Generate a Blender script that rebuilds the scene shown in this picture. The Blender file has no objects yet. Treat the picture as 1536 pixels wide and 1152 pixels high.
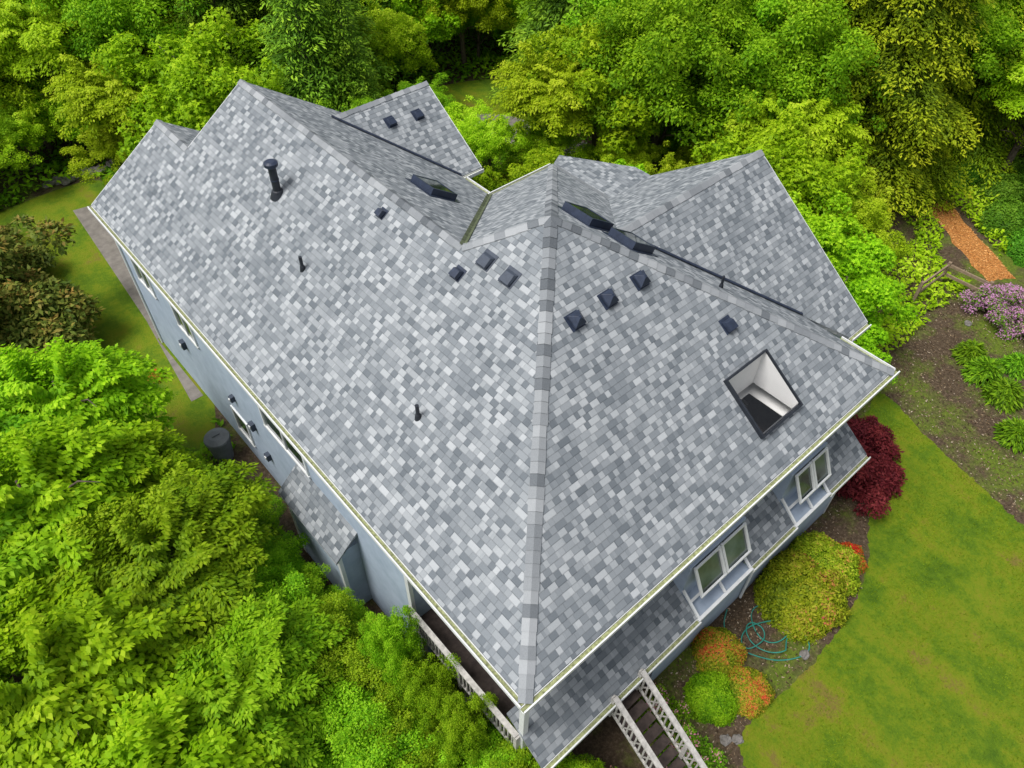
import bpy, math
import numpy as np
from mathutils import Vector, Matrix
rad=math.radians
sc=bpy.context.scene
COL=sc.collection
GZ=-6.0
# ------------------------------------------------------------------ materials
def new_mat(name):
    m=bpy.data.materials.new(name); m.use_nodes=True
    nt=m.node_tree
    for n in list(nt.nodes): nt.nodes.remove(n)
    out=nt.nodes.new('ShaderNodeOutputMaterial')
    b=nt.nodes.new('ShaderNodeBsdfPrincipled')
    nt.links.new(b.outputs[0],out.inputs[0])
    b.inputs['Specular IOR Level'].default_value=0.3
    return m,nt,b,out
def nd(nt,t,**k):
    n=nt.nodes.new(t)
    for a,v in k.items(): setattr(n,a,v)
    return n
def mth(nt,op,a,b=None,c=None):
    n=nt.nodes.new('ShaderNodeMath'); n.operation=op
    for i,v in enumerate((a,b,c)):
        if v is None: continue
        if isinstance(v,(int,float)): n.inputs[i].default_value=v
        else: nt.links.new(v,n.inputs[i])
    return n.outputs[0]
def ramp(nt,fac,stops,interp='LINEAR'):
    r=nt.nodes.new('ShaderNodeValToRGB'); r.color_ramp.interpolation=interp
    e=r.color_ramp.elements
    e[0].position=stops[0][0]; e[0].color=(*stops[0][1],1)
    e[1].position=stops[-1][0]; e[1].color=(*stops[-1][1],1)
    for p,c in stops[1:-1]:
        x=e.new(p); x.color=(*c,1)
    if fac is not None: nt.links.new(fac,r.inputs[0])
    return r.outputs[0]
def noise(nt,scale,detail=4,rough=.6,vec=None):
    n=nt.nodes.new('ShaderNodeTexNoise'); n.inputs['Scale'].default_value=scale
    n.inputs['Detail'].default_value=detail; n.inputs['Roughness'].default_value=rough
    if vec is not None: nt.links.new(vec,n.inputs['Vector'])
    return n.outputs['Fac']
def mixc(nt,f,a,b,mode='MIX'):
    n=nt.nodes.new('ShaderNodeMix'); n.data_type='RGBA'; n.blend_type=mode
    for s,v in ((0,f),(6,a),(7,b)):
        if isinstance(v,(int,float)): n.inputs[s].default_value=v
        elif isinstance(v,tuple): n.inputs[s].default_value=(*v,1)
        else: nt.links.new(v,n.inputs[s])
    return n.outputs[2]
def bump(nt,b,h,dist=.01,st=1.0):
    n=nt.nodes.new('ShaderNodeBump'); n.inputs['Distance'].default_value=dist; n.inputs['Strength'].default_value=st
    nt.links.new(h,n.inputs['Height']); nt.links.new(n.outputs[0],b.inputs['Normal'])
def plain(name,col,rough=.5,var=.12,scale=6,metal=0,bmp=0):
    m,nt,b,o=new_mat(name)
    tc=nd(nt,'ShaderNodeTexCoord')
    f=noise(nt,scale,5,.6,tc.outputs['Object'])
    c=ramp(nt,f,[(.3,tuple(x*(1-var) for x in col)),(.7,tuple(min(1,x*(1+var)) for x in col))])
    nt.links.new(c,b.inputs['Base Color'])
    b.inputs['Roughness'].default_value=rough; b.inputs['Metallic'].default_value=metal
    if bmp: bump(nt,b,noise(nt,scale*6,4,.6,tc.outputs['Object']),bmp)
    return m
STOPS=[(0,(.105,.120,.135)),(.22,(.135,.152,.168)),(.42,(.182,.200,.216)),(.58,(.232,.250,.265)),(.74,(.305,.323,.337)),(1,(.385,.402,.415))]
def shingle_mat(name='shingle',gain=1.0):
    m,nt,b,o=new_mat(name)
    uv=nd(nt,'ShaderNodeUVMap'); uv.uv_map='UVMap'
    sp=nd(nt,'ShaderNodeSeparateXYZ'); nt.links.new(uv.outputs[0],sp.inputs[0])
    u,v=sp.outputs[0],sp.outputs[1]
    vr=mth(nt,'DIVIDE',v,.146); row=mth(nt,'FLOOR',vr); fr=mth(nt,'FRACT',vr)
    def wn(a,bb):
        c=nd(nt,'ShaderNodeCombineXYZ')
        for i,x in enumerate((a,bb)):
            if isinstance(x,(int,float)): c.inputs[i].default_value=x
            else: nt.links.new(x,c.inputs[i])
        w=nd(nt,'ShaderNodeTexWhiteNoise',noise_dimensions='2D'); nt.links.new(c.outputs[0],w.inputs['Vector'])
        return w.outputs['Value']
    r0=wn(row,3.3)
    CW=.185
    uo=mth(nt,'ADD',u,mth(nt,'MULTIPLY',r0,3.7))
    wob=mth(nt,'ADD',mth(nt,'MULTIPLY',mth(nt,'SINE',mth(nt,'MULTIPLY_ADD',uo,6.1,mth(nt,'MULTIPLY',row,1.7))),.05),
        mth(nt,'MULTIPLY',mth(nt,'SINE',mth(nt,'MULTIPLY',uo,13.7)),.022))
    uw=mth(nt,'ADD',uo,wob)
    rowA=mth(nt,'ADD',row,.5)
    cell=mth(nt,'DIVIDE',uw,CW)
    ci=mth(nt,'FLOOR',cell); cf=mth(nt,'FRACT',cell)
    a=wn(ci,rowA)
    a2=wn(mth(nt,'FLOOR',mth(nt,'DIVIDE',mth(nt,'ADD',uw,.05),.42)),mth(nt,'ADD',row,91.5))
    par=mth(nt,'MODULO',mth(nt,'ABSOLUTE',ci),2.0)
    t=mth(nt,'ADD',mth(nt,'ADD',mth(nt,'MULTIPLY',a,.52),mth(nt,'MULTIPLY',par,.27)),mth(nt,'MULTIPLY',a2,.20))
    tc=nd(nt,'ShaderNodeTexCoord')
    big=noise(nt,.5,4,.65,tc.outputs['Object'])
    t2=mth(nt,'ADD',t,mth(nt,'MULTIPLY',mth(nt,'SUBTRACT',big,.46),.16))
    col=ramp(nt,t2,STOPS)
    gr=noise(nt,130,2,.8,tc.outputs['Object'])
    edge=mth(nt,'LESS_THAN',fr,.12)  # shadow gap and dark butt edge of each course, painted into base colour
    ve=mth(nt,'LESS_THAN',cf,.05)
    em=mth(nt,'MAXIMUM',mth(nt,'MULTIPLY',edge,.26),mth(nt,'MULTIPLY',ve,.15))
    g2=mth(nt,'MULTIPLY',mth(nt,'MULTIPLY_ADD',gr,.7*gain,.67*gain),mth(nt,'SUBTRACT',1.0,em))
    cc=nd(nt,'ShaderNodeCombineColor')
    for i in range(3): nt.links.new(g2,cc.inputs[i])
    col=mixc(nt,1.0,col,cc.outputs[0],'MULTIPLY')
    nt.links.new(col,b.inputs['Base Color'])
    b.inputs['Roughness'].default_value=.92
    h=mth(nt,'ADD',mth(nt,'SUBTRACT',1.0,fr),mth(nt,'MULTIPLY',par,.7))
    h=mth(nt,'ADD',h,mth(nt,'MULTIPLY',gr,.35))
    bump(nt,b,h,.007,1.0)
    return m
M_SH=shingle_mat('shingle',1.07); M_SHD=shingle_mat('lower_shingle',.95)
def cap_mat():
    m,nt,b,o=new_mat('ridge_shingle')
    g=nd(nt,'ShaderNodeNewGeometry'); tc=nd(nt,'ShaderNodeTexCoord')
    c=ramp(nt,g.outputs['Random Per Island'],[(0,(.07,.082,.095)),(.14,(.12,.135,.15)),(.32,(.21,.226,.242)),(.7,(.27,.286,.30)),(1,(.38,.396,.41))])
    gr=noise(nt,40,4,.8,tc.outputs['Object'])
    c=mixc(nt,.20,c,ramp(nt,gr,[(.3,(.10,.105,.11)),(.7,(.38,.39,.40))]))
    nt.links.new(c,b.inputs['Base Color']); b.inputs['Roughness'].default_value=.9
    bump(nt,b,gr,.004)
    return m
M_CAP=cap_mat()
def siding_mat():
    m,nt,b,o=new_mat('blue_gray_siding')
    tc=nd(nt,'ShaderNodeTexCoord'); sp=nd(nt,'ShaderNodeSeparateXYZ'); nt.links.new(tc.outputs['Object'],sp.inputs[0])
    fr=mth(nt,'FRACT',mth(nt,'DIVIDE',sp.outputs[2],.17))
    n=noise(nt,2.5,5,.6,tc.outputs['Object'])
    c=ramp(nt,n,[(.3,(.29,.355,.44)),(.7,(.38,.445,.54))])
    nt.links.new(c,b.inputs['Base Color']); b.inputs['Roughness'].default_value=.6
    bump(nt,b,mth(nt,'SUBTRACT',1.0,fr),.02)
    return m
M_SIDE=siding_mat()
M_WHITE=plain('white_trim_paint',(.70,.71,.71),.45,.08,5)
M_OLDWHITE=plain('weathered_white_wood',(.46,.44,.41),.7,.3,9,0,.003)
M_DECK=plain('deck_boards',(.05,.036,.031),.7,.45,7,0,.004)
M_DARK=plain('dark_vent_metal',(.026,.036,.062),.4,.25,8)
M_GRAYV=plain('gray_vent_metal',(.05,.062,.085),.5,.2,8)
M_PIPE=plain('black_pipe',(.022,.026,.034),.45,.2,8)
M_INT=plain('white_shaft_plaster',(.82,.81,.79),.8,.03,3)
M_ROOM=plain('room_floor',(.10,.085,.08),.8,.4,2)
M_MOSS=plain('gutter_debris',(.27,.29,.14),.95,.5,14,0,.01)
M_VALLEY=plain('mossy_valley',(.10,.12,.065),.9,.5,6,0,.005)
M_BARK=plain('tree_bark',(.11,.085,.065),.9,.4,9,0,.02)
M_ROCK=plain('garden_rock',(.20,.185,.17),.9,.4,2.5,0,.03)
M_WOOD=plain('fence_wood',(.26,.19,.13),.85,.3,8,0,.004)
M_HOSE=plain('green_hose',(.03,.22,.17),.4,.15,4)
M_BIN=plain('gray_bin_plastic',(.14,.15,.16),.5,.15,4)
def glass_mat(name='window_glass',a=(.015,.022,.02),bb=(.06,.085,.07)):
    m,nt,b,o=new_mat(name)
    tc=nd(nt,'ShaderNodeTexCoord')
    c=ramp(nt,noise(nt,1.3,3,.5,tc.outputs['Object']),[(.35,a),(.7,bb)])
    nt.links.new(c,b.inputs['Base Color']); b.inputs['Roughness'].default_value=.06; b.inputs['Specular IOR Level'].default_value=1.0
    return m
M_GLASS=glass_mat(); M_GLASSL=glass_mat('bay_glass',(.04,.055,.05),(.13,.16,.15))  # bay glass base colour lightened to stand in for reflected sky
def clear_mat():
    m,nt,b,o=new_mat('clear_glass')
    t=nd(nt,'ShaderNodeBsdfTransparent'); g=nd(nt,'ShaderNodeBsdfGlossy'); g.inputs['Roughness'].default_value=.03
    mx=nd(nt,'ShaderNodeMixShader'); mx.inputs[0].default_value=.04
    nt.links.new(t.outputs[0],mx.inputs[1]); nt.links.new(g.outputs[0],mx.inputs[2]); nt.links.new(mx.outputs[0],o.inputs[0])
    return m
M_CLEAR=clear_mat()
def leaf_mat(name,stops,trans=.35,huev=.03):
    m,nt,b,o=new_mat(name)
    at=nd(nt,'ShaderNodeAttribute'); at.attribute_name='tone'
    oi=nd(nt,'ShaderNodeObjectInfo')
    tc=nd(nt,'ShaderNodeTexCoord')
    n=noise(nt,.9,4,.65,tc.outputs['Object'])
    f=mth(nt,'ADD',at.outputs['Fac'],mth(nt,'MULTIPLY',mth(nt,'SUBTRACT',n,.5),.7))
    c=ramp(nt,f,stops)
    hs=nd(nt,'ShaderNodeHueSaturation')
    nt.links.new(mth(nt,'MULTIPLY_ADD',oi.outputs['Random'],huev,.5-huev*.65),hs.inputs['Hue'])
    nt.links.new(mth(nt,'MULTIPLY_ADD',oi.outputs['Random'],.40,.84),hs.inputs['Value'])
    nt.links.new(c,hs.inputs['Color'])
    c=hs.outputs[0]
    nt.links.new(c,b.inputs['Base Color']); b.inputs['Roughness'].default_value=.55; b.inputs['Specular IOR Level'].default_value=.12
    tr=nd(nt,'ShaderNodeBsdfTranslucent'); nt.links.new(c,tr.inputs[0])
    mx=nd(nt,'ShaderNodeMixShader'); mx.inputs[0].default_value=trans
    nt.links.new(b.outputs[0],mx.inputs[1]); nt.links.new(tr.outputs[0],mx.inputs[2]); nt.links.new(mx.outputs[0],o.inputs[0])
    return m
L_MAPLE=leaf_mat('maple_leaf',[(0,(.06,.17,.005)),(.35,(.18,.39,.007)),(.65,(.32,.57,.010)),(1,(.54,.76,.03))],.42)
L_GREEN=leaf_mat('broad_leaf',[(0,(.04,.13,.005)),(.35,(.13,.32,.008)),(.65,(.25,.47,.010)),(1,(.44,.67,.03))],.4)
L_YEL=leaf_mat('yellow_green_leaf',[(0,(.09,.18,.005)),(.35,(.26,.44,.008)),(.65,(.43,.63,.015)),(1,(.66,.80,.06))],.42)
L_CON=leaf_mat('conifer_needle',[(0,(.035,.09,.010)),(.4,(.10,.22,.014)),(.75,(.20,.37,.018)),(1,(.34,.52,.03))],.22,.015)
L_CED=leaf_mat('cedar_needle',[(0,(.03,.08,.006)),(.35,(.13,.25,.010)),(.60,(.31,.47,.012)),(1,(.60,.72,.03))],.3)
L_SHR=leaf_mat('shrub_leaf',[(0,(.05,.10,.006)),(.35,(.16,.26,.010)),(.62,(.32,.42,.015)),(.80,(.44,.46,.04)),(.91,(.62,.26,.08)),(1,(.72,.12,.16))],.25)
L_ORA=leaf_mat('red_tip_leaf',[(0,(.05,.12,.008)),(.36,(.18,.28,.012)),(.56,(.35,.40,.02)),(.74,(.62,.27,.05)),(1,(.76,.11,.04))],.25)
L_REDF=leaf_mat('red_blossom_leaf',[(0,(.05,.10,.008)),(.35,(.20,.29,.012)),(.50,(.40,.30,.03)),(.62,(.66,.14,.03)),(1,(.80,.07,.02))],.25)
L_RED=leaf_mat('red_maple_leaf',[(0,(.05,.006,.010)),(.5,(.13,.016,.022)),(1,(.27,.045,.045))],.3,.01)
L_RHO=leaf_mat('rhododendron_leaf',[(0,(.03,.05,.010)),(.4,(.08,.13,.018)),(.66,(.17,.20,.03)),(1,(.34,.19,.05))],.15)
L_LIL=leaf_mat('lilac_blossom',[(0,(.06,.16,.02)),(.50,(.20,.40,.03)),(.57,(.62,.28,.50)),(1,(.86,.52,.74))],.3,.01)
L_ROSE=leaf_mat('rose_leaf',[(0,(.04,.12,.008)),(.5,(.14,.34,.012)),(.74,(.25,.48,.02)),(.78,(.82,.28,.38)),(1,(.90,.70,.72))],.3)
L_HEDGE=leaf_mat('dark_hedge_leaf',[(0,(.03,.10,.008)),(.5,(.08,.24,.012)),(1,(.20,.42,.03))],.25)
L_GRS=leaf_mat('grass_blade',[(0,(.05,.14,.005)),(.5,(.13,.33,.01)),(1,(.26,.50,.02))],.3)
L_TURF=leaf_mat('turf_blade',[(0,(.07,.13,.003)),(.5,(.13,.22,.004)),(1,(.26,.34,.015))],.3)
M_LIT=leaf_mat('dry_leaf',[(0,(.04,.025,.015)),(.5,(.14,.09,.05)),(.8,(.30,.22,.13)),(1,(.50,.42,.32))],.1,.01)
M_CHIP=leaf_mat('orange_chip',[(0,(.35,.13,.03)),(.5,(.66,.30,.08)),(1,(.88,.52,.20))],.1,.01)
# ------------------------------------------------------------------ mesh helpers
class MB:
    def __init__(s): s.v=[];s.f=[];s.m=[];s.uv=[];s.mats=[]
    def mi(s,m):
        if m not in s.mats: s.mats.append(m)
        return s.mats.index(m)
    def face(s,pts,m,uv=None):
        i=len(s.v); s.v+= [tuple(p) for p in pts]; s.f.append(tuple(range(i,i+len(pts)))); s.m.append(s.mi(m))
        s.uv.append(uv if uv else [(p[0],p[2]) for p in pts])
    def solid(s,vs,fs,m):
        i=len(s.v); s.v+=[tuple(p) for p in vs]
        for f in fs:
            s.f.append(tuple(i+k for k in f)); s.m.append(s.mi(m)); s.uv.append([(vs[k][0]+vs[k][1],vs[k][2]) for k in f])
    def box(s,a,b,m,M=None):
        x0,y0,z0=a;x1,y1,z1=b
        vs=[Vector(p) for p in [(x0,y0,z0),(x1,y0,z0),(x1,y1,z0),(x0,y1,z0),(x0,y0,z1),(x1,y0,z1),(x1,y1,z1),(x0,y1,z1)]]
        if M is not None: vs=[M@v for v in vs]
        s.solid(vs,[(3,2,1,0),(4,5,6,7),(0,1,5,4),(1,2,6,5),(2,3,7,6),(3,0,4,7)],m)
    def beam(s,p,q,w,h,m):
        p=Vector(p);q=Vector(q);d=(q-p);L=d.length;d.normalize()
        up=Vector((0,0,1)) if abs(d.z)<.95 else Vector((1,0,0))
        r=d.cross(up).normalized();u=r.cross(d)
        M=Matrix((r,d,u)).transposed().to_4x4(); M.translation=p
        s.box((-w/2,0,-h/2),(w/2,L,h/2),m,M)
    def tube(s,pts,rs,m,n=10,cap=True):
        pts=[Vector(p) for p in pts]; vs=[];fs=[]
        for i,p in enumerate(pts):
            d=(pts[min(i+1,len(pts)-1)]-pts[max(i-1,0)]).normalized()
            a=d.cross(Vector((.3,.9,.1))).normalized(); b=d.cross(a)
            for k in range(n):
                t=2*math.pi*k/n; vs.append(p+(a*math.cos(t)+b*math.sin(t))*rs[i])
        for i in range(len(pts)-1):
            for k in range(n):
                k2=(k+1)%n; fs.append((i*n+k,i*n+k2,(i+1)*n+k2,(i+1)*n+k))
        if cap:
            fs.append(tuple(range(n))[::-1]); fs.append(tuple(range((len(pts)-1)*n,len(pts)*n)))
        s.solid(vs,fs,m)
    def make(s,name,parent=None,bevel=0,smooth=False):
        me=bpy.data.meshes.new(name); me.from_pydata(s.v,[],s.f)
        for m in s.mats: me.materials.append(m)
        uvl=me.uv_layers.new(name='UVMap')
        k=0
        for fi,f in enumerate(s.f):
            me.polygons[fi].material_index=s.m[fi]
            me.polygons[fi].use_smooth=smooth
            for j in range(len(f)): uvl.data[k].uv=s.uv[fi][j]; k+=1
        o=bpy.data.objects.new(name,me); COL.objects.link(o)
        if parent: o.parent=parent
        if bevel:
            b=o.modifiers.new('bevel','BEVEL'); b.width=bevel; b.segments=2; b.limit_method='ANGLE'
        return o
def empty(name,loc,label,cat,group=None):
    e=bpy.data.objects.new(name,None); e.location=loc; e.empty_display_size=.3; COL.objects.link(e)
    e['label']=label; e['category']=cat
    if group: e['group']=group
    return e
def tag(o,label,cat,group=None):
    o['label']=label;o['category']=cat
    if group:o['group']=group
# ------------------------------------------------------------------ HOUSE
house=empty('house',(0,0,0),'large blue-gray house with gray shingled hip roof among trees','house')
p=2/3.
sn=math.sqrt(1+p*p)
roof=MB()
def slope(pts,ax,sgn,m=M_SH,th=.12,pp=p,mb=None,uvf=None):
    mb=mb or roof
    s=math.sqrt(1+pp*pp)/pp
    uv=[((q[ax]+100),(q[2]+10)*s) for q in pts]
    if uvf: uv=[uvf(q) for q in pts]
    P=[Vector(q) for q in pts]
    n=Vector((0,0,0))
    for i in range(len(P)):
        a=P[i];b=P[(i+1)%len(P)]; n+=a.cross(b)
    if n.z<0: P=P[::-1];uv=uv[::-1]
    mb.face(P,m,uv)
    Q=[q-Vector((0,0,th)) for q in P]
    mb.face(Q[::-1],M_WHITE)
    for i in range(len(P)):
        j=(i+1)%len(P); mb.face([P[i],Q[i],Q[j],P[j]],M_SHD)
xr=5.07; zr=xr*p; AZ=6.5*p; L=18.75; L2=20.93; x3=2.88; z3=x3*p
slope([(0,0,0),(6.5,6.5,AZ),(xr,13-xr,zr),(xr,L,zr),(x3,L,z3),(x3,L2,z3),(0,L2,0)],1,1)
hx0,hx1,hy0,hy1=8.10,9.58,.78,2.04
def fz(y): return y*p
slope([(0,0,0),(13,0,0),(13-hy0,hy0,fz(hy0)),(hy0,hy0,fz(hy0))],0,1)
slope([(hy0,hy0,fz(hy0)),(hx0,hy0,fz(hy0)),(hx0,hy1,fz(hy1)),(hy1,hy1,fz(hy1))],0,1)
slope([(hx1,hy0,fz(hy0)),(13-hy0,hy0,fz(hy0)),(13-hy1,hy1,fz(hy1)),(hx1,hy1,fz(hy1))],0,1)
slope([(hy1,hy1,fz(hy1)),(13-hy1,hy1,fz(hy1)),(6.5,6.5,AZ)],0,1)
wx=15.1; wy=6.56; wz=2.65; wp=.702; wy0=1.72; wz0=-.75
def wvx(z): return 13-z/p
vy=wy-(wz)/wp
slope([(13,0,0),(13,vy,0),(wvx(wz),wy,wz),(13,wy+wz/wp,0),(13,13,0),(6.5,6.5,AZ)],1,1)
slope([(6.5,6.5,AZ),(13,13,0),(2*xr,13,0),(xr,13-xr,zr)],0,1)
slope([(wvx(wz),wy,wz),(wx,wy,wz),(wx,wy0,wz0),(wvx(wz0),wy0,wz0)],0,1,pp=wp)
fy=wy+(wz-wz0)/wp
slope([(wvx(wz),wy,wz),(wx,wy,wz),(wx,fy,wz0),(wvx(wz0),fy,wz0)],0,1,pp=wp)
q=.05
slope([(x,y,.02+(15.08-x)*q) for x,y in ((12.95,12.9),(13.5,13.2),(15.08,11.0),(15.08,9.9),(12.95,9.9))],1,1,uvf=lambda v:(v[1]+100,v[0]+100))
slope([(xr,13-xr,zr),(2*xr,13,0),(2*xr,14.5,0),(7.2,17.43,1.96),(8.53,18.75,1.07),(xr,L,zr)],1,1)
slope([(2*xr,14.5,0),(11.02,14.5,0),(11.02,17.43,1.96),(7.2,17.43,1.96)],0,1)
slope([(7.2,17.43,1.96),(11.02,17.43,1.96),(11.02,20.36,0),(7.2,20.36,0)],0,1)
slope([(x3,L2,z3),(x3,L,z3),(2*x3,L,0),(2*x3,L2,0)],1,1)
ro=roof.make('roof',house)
ro['label']='gray architectural shingle roof with hips and gables'
WY=.62
PIN=(WY,-2.10); POUT=(-.52,-2.88); ppn=(PIN[1]-POUT[1])/(PIN[0]-POUT[0])
def pent(name,a,b):
    mb=MB()
    slope([(a,POUT[0],POUT[1]),(b,POUT[0],POUT[1]),(b,PIN[0],PIN[1]),(a,PIN[0],PIN[1])],0,1,m=M_SHD,th=.08,pp=ppn,mb=mb)
    return mb.make(name,house)
PENTS=((.10,5.2),(7.3,9.2),(10.8,12.75))
for a,b in PENTS: pent('pent_roof',a,b)
mb=MB(); slope([(-.55,6.45,-2.95),(-.55,9.35,-2.95),(.2,9.35,-2.25),(.2,6.45,-2.25)],1,1,m=M_SHD,th=.08,pp=.93,mb=mb); mb.make('bay_roof',house)
rng=np.random.default_rng(3)
def caps(P,Q,n1,n2,w=.165):
    mb=MB(); P=Vector(P);Q=Vector(Q); d=(Q-P);Ln=d.length;d.normalize()
    S=[]
    for n in (n1,n2):
        s=d.cross(Vector(n).normalized()).normalized()
        if s.z>0: s=-s
        S.append(s)
    up=(Vector(n1).normalized()+Vector(n2).normalized()).normalized()
    n=int(Ln/.25); st=Ln/n
    for i in range(n):
        a=P+d*(i*st-.02); b=P+d*(min((i+1)*st+.05,Ln))
        ja=1+rng.uniform(-.08,.08)
        A=a+up*.034; B=b+up*.012
        vs=[A+S[0]*w*ja,A+up*.004,A+S[1]*w*ja,B+S[0]*w*ja,B+up*.004,B+S[1]*w*ja]
        vs+= [q-up*.03 for q in vs]
        mb.solid(vs,[(0,1,4,3),(1,2,5,4),(0,6,7,1),(1,7,8,2),(0,3,9,6),(2,8,11,5),(3,4,10,9),(4,5,11,10)],M_CAP)
    return mb.make('ridge_cap',ro)
NX=(-p,0,1);NXp=(p,0,1);NY=(0,-p,1);NYp=(0,p,1)
caps((0,0,0),(6.5,6.5,AZ),NX,NY); caps((13,0,0),(6.5,6.5,AZ),NXp,NY)
caps((xr,13-xr,zr),(6.5,6.5,AZ),NX,NYp); caps((13,13,0),(6.5,6.5,AZ),NXp,NYp)
caps((xr,L,zr),(xr,13-xr,zr),NX,NXp); caps((x3,L2,z3),(x3,L,z3),NX,NXp)
caps((wx,wy,wz),(wvx(wz),wy,wz),(0,-wp,1),(0,wp,1)); caps((11.02,17.43,1.96),(7.2,17.43,1.96),NY,NYp)
def valley(P,Q,w=.09,m=M_VALLEY):
    mb=MB();P=Vector(P);Q=Vector(Q);d=(Q-P).normalized();s=d.cross(Vector((0,0,1))).normalized()
    u=Vector((0,0,1))
    mb.solid([P-s*w+u*.075,P+u*.02,P+s*w+u*.075,Q-s*w+u*.075,Q+u*.02,Q+s*w+u*.075],[(0,1,4,3),(1,2,5,4)],m)
    return mb.make('roof_valley',ro)
valley((2*xr,13,0),(xr,13-xr,zr),.085); valley((13,vy,0),(wvx(wz),wy,wz),.05,M_DARK); valley((2*xr,14.5,0),(7.2,17.43,1.96),.05,M_DARK)
def gutter(a,b,ax,sgn,z=0.,par=ro):
    mb=MB()
    x0,x1=sorted((a[0],b[0]));y0,y1=sorted((a[1],b[1]))
    def bx(o0,o1,z0,z1,m,e=0.):
        lo,hi=sorted((sgn*o0,sgn*o1))
        if ax==0: mb.box((x0-e,y0+lo,z+z0),(x1+e,y0+hi,z+z1),m)
        else: mb.box((x0+lo,y0-e,z+z0),(x0+hi,y1+e,z+z1),m)
    bx(.004,.02,-.20,-.035,M_WHITE); bx(.022,.135,-.135,-.12,M_WHITE); bx(.110,.142,-.118,-.005,M_WHITE,.002); bx(.024,.108,-.117,-.06,M_MOSS,-.01)
    return mb.make('gutter',par)
gutter((0,0),(0,L2),1,-1); gutter((-.137,0),(13.137,0),0,-1); gutter((13,0),(13,1.6),1,1)
gutter((2*xr,13.15),(2*xr,14.4),1,1); gutter((2*xr,13),(13,13),0,1); gutter((wvx(wz0),wy0),(wx,wy0),0,-1,wz0); gutter((2*xr,14.5),(11.02,14.5),0,-1)
for a,b in PENTS: gutter((a,POUT[0]),(b,POUT[0]),0,-1,POUT[1])
def rake(P,Q,out):
    mb=MB(); P=Vector(P);Q=Vector(Q);o=Vector(out)*.03;d=Vector((0,0,-.16));e=Vector((0,0,-.01));k=Vector(out)*.003
    vs=[P+e+k,Q+e+k,Q+d+k,P+d+k,P+e+o,Q+e+o,Q+d+o,P+d+o]
    mb.solid(vs,[(0,1,2,3),(7,6,5,4),(0,4,5,1),(1,5,6,2),(2,6,7,3),(3,7,4,0)],M_WHITE)
    mb.make('rake_board',ro)
rake((wx,wy,wz),(wx,wy0,wz0),(1,0,0)); rake((wx,wy,wz),(wx,fy,wz0),(1,0,0)); rake((11.02,17.43,1.96),(11.02,14.5,0),(1,0,0))
rake((0,L2,0),(x3,L2,z3),(0,1,0)); rake((x3,L,z3),(xr,L,zr),(0,1,0))
w=MB()
def wb(a,b,m=M_SIDE): w.box(a,b,m)
def wopen(a,b):
    x0,y0,z0=a;x1,y1,z1=b
    vs=[(x0,y0,z0),(x1,y0,z0),(x1,y1,z0),(x0,y1,z0),(x0,y0,z1),(x1,y0,z1),(x1,y1,z1),(x0,y1,z1)]
    w.solid([Vector(v) for v in vs],[(0,1,5,4),(1,2,6,5),(2,3,7,6),(3,0,4,7)],M_SIDE)
wopen((1.8,WY,GZ),(12.8,4.2,-.13)); wopen((.2,4.202,GZ),(12.8,12.8,-.13)); wb((.2,12.8,GZ),(9.9,18.45,-.13)); wb((.2,18.45,GZ),(5.5,20.7,-.13))
wb((12.8,2.15,GZ),(14.8,11,-.82)); wb((9.9,14.8,GZ),(10.8,20.1,-.13))
for a,b in ((4.3,5.2),(7.3,9.2),(10.8,12.6)): wb((a,-.32,GZ),(b,WY-.002,-2.97))
wb((-.42,6.6,GZ),(.2,9.2,-2.93))
w.face([(1.8,4.19,-.13),(1.8,4.19,-3.6),(.2,4.19,-3.6),(.2,4.19,-.13)],M_SIDE)
def tri(pts): w.face(pts,M_SIDE)
tri([(.2,20.7,-.13),(2*x3-.2,20.7,-.13),(x3,20.7,z3-.15)][::-1]); tri([(.2,18.45,-.13),(9.9,18.45,-.13),(xr,18.45,zr-.15)][::-1])
tri([(14.8,2.15,-.82),(14.8,11,-.82),(14.8,wy,wz-.15)]); tri([(10.8,14.8,-.13),(10.8,20.1,-.13),(10.8,17.43,1.8)])
w.make('wall',house)
for (x,y) in ((.2,20.7),(-.42,6.6),(-.42,9.2),(.2,4.25)):
    t=MB(); zt=-3.0 if x<0 else -.14
    t.box((x-.02,y-.07,GZ),(x+.08,y+.07,zt),M_WHITE); t.make('corner_trim',house)
t=MB(); t.box((-.45,6.57,-3.1),(-.32,9.23,-2.99),M_WHITE); t.make('fascia_board',house)
t=MB(); t.box((12.55,-.34,GZ),(12.63,-.2,-2.97),M_WHITE); t.make('corner_trim',house)
mb=MB(); mb.box((.12,.12,-3.6),(.26,.26,-.13),M_WHITE); mb.make('porch_post',house)
mb=MB(); mb.box((.12,.22,-3.75),(1.79,4.19,-3.6),M_DECK); mb.box((1.9,-.5,-3.75),(4.2,.60,-3.6),M_DECK)
for q in ((.2,.3),(.2,2.2),(.2,4.0)): mb.box((q[0],q[1],GZ),(q[0]+.12,q[1]+.12,-3.76),M_OLDWHITE)
mb.make('deck',house)
def railing(mb,p0,p1,h=1.0,step=.13,m=M_OLDWHITE):
    p0=Vector(p0);p1=Vector(p1);n=int((p1-p0).length/step)
    u=Vector((0,0,1))
    mb.beam(p0+u*h,p1+u*h,.13,.05,m); mb.beam(p0+u*.12,p1+u*.12,.05,.06,m); mb.beam(p0+u*(h-.12),p1+u*(h-.12),.05,.06,m)
    for i in range(n+1):
        q=p0.lerp(p1,i/n); wd=.1 if i in (0,n//2,n) else .04
        mb.beam(q-u*(.1 if wd>.05 else -.1),q+u*(h-.02),wd,wd,m)
mb=MB(); railing(mb,(.06,.25,-3.6),(.06,4.15,-3.6)); mb.make('deck_railing',house)
SX0,SX1=2.25,3.15
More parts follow.
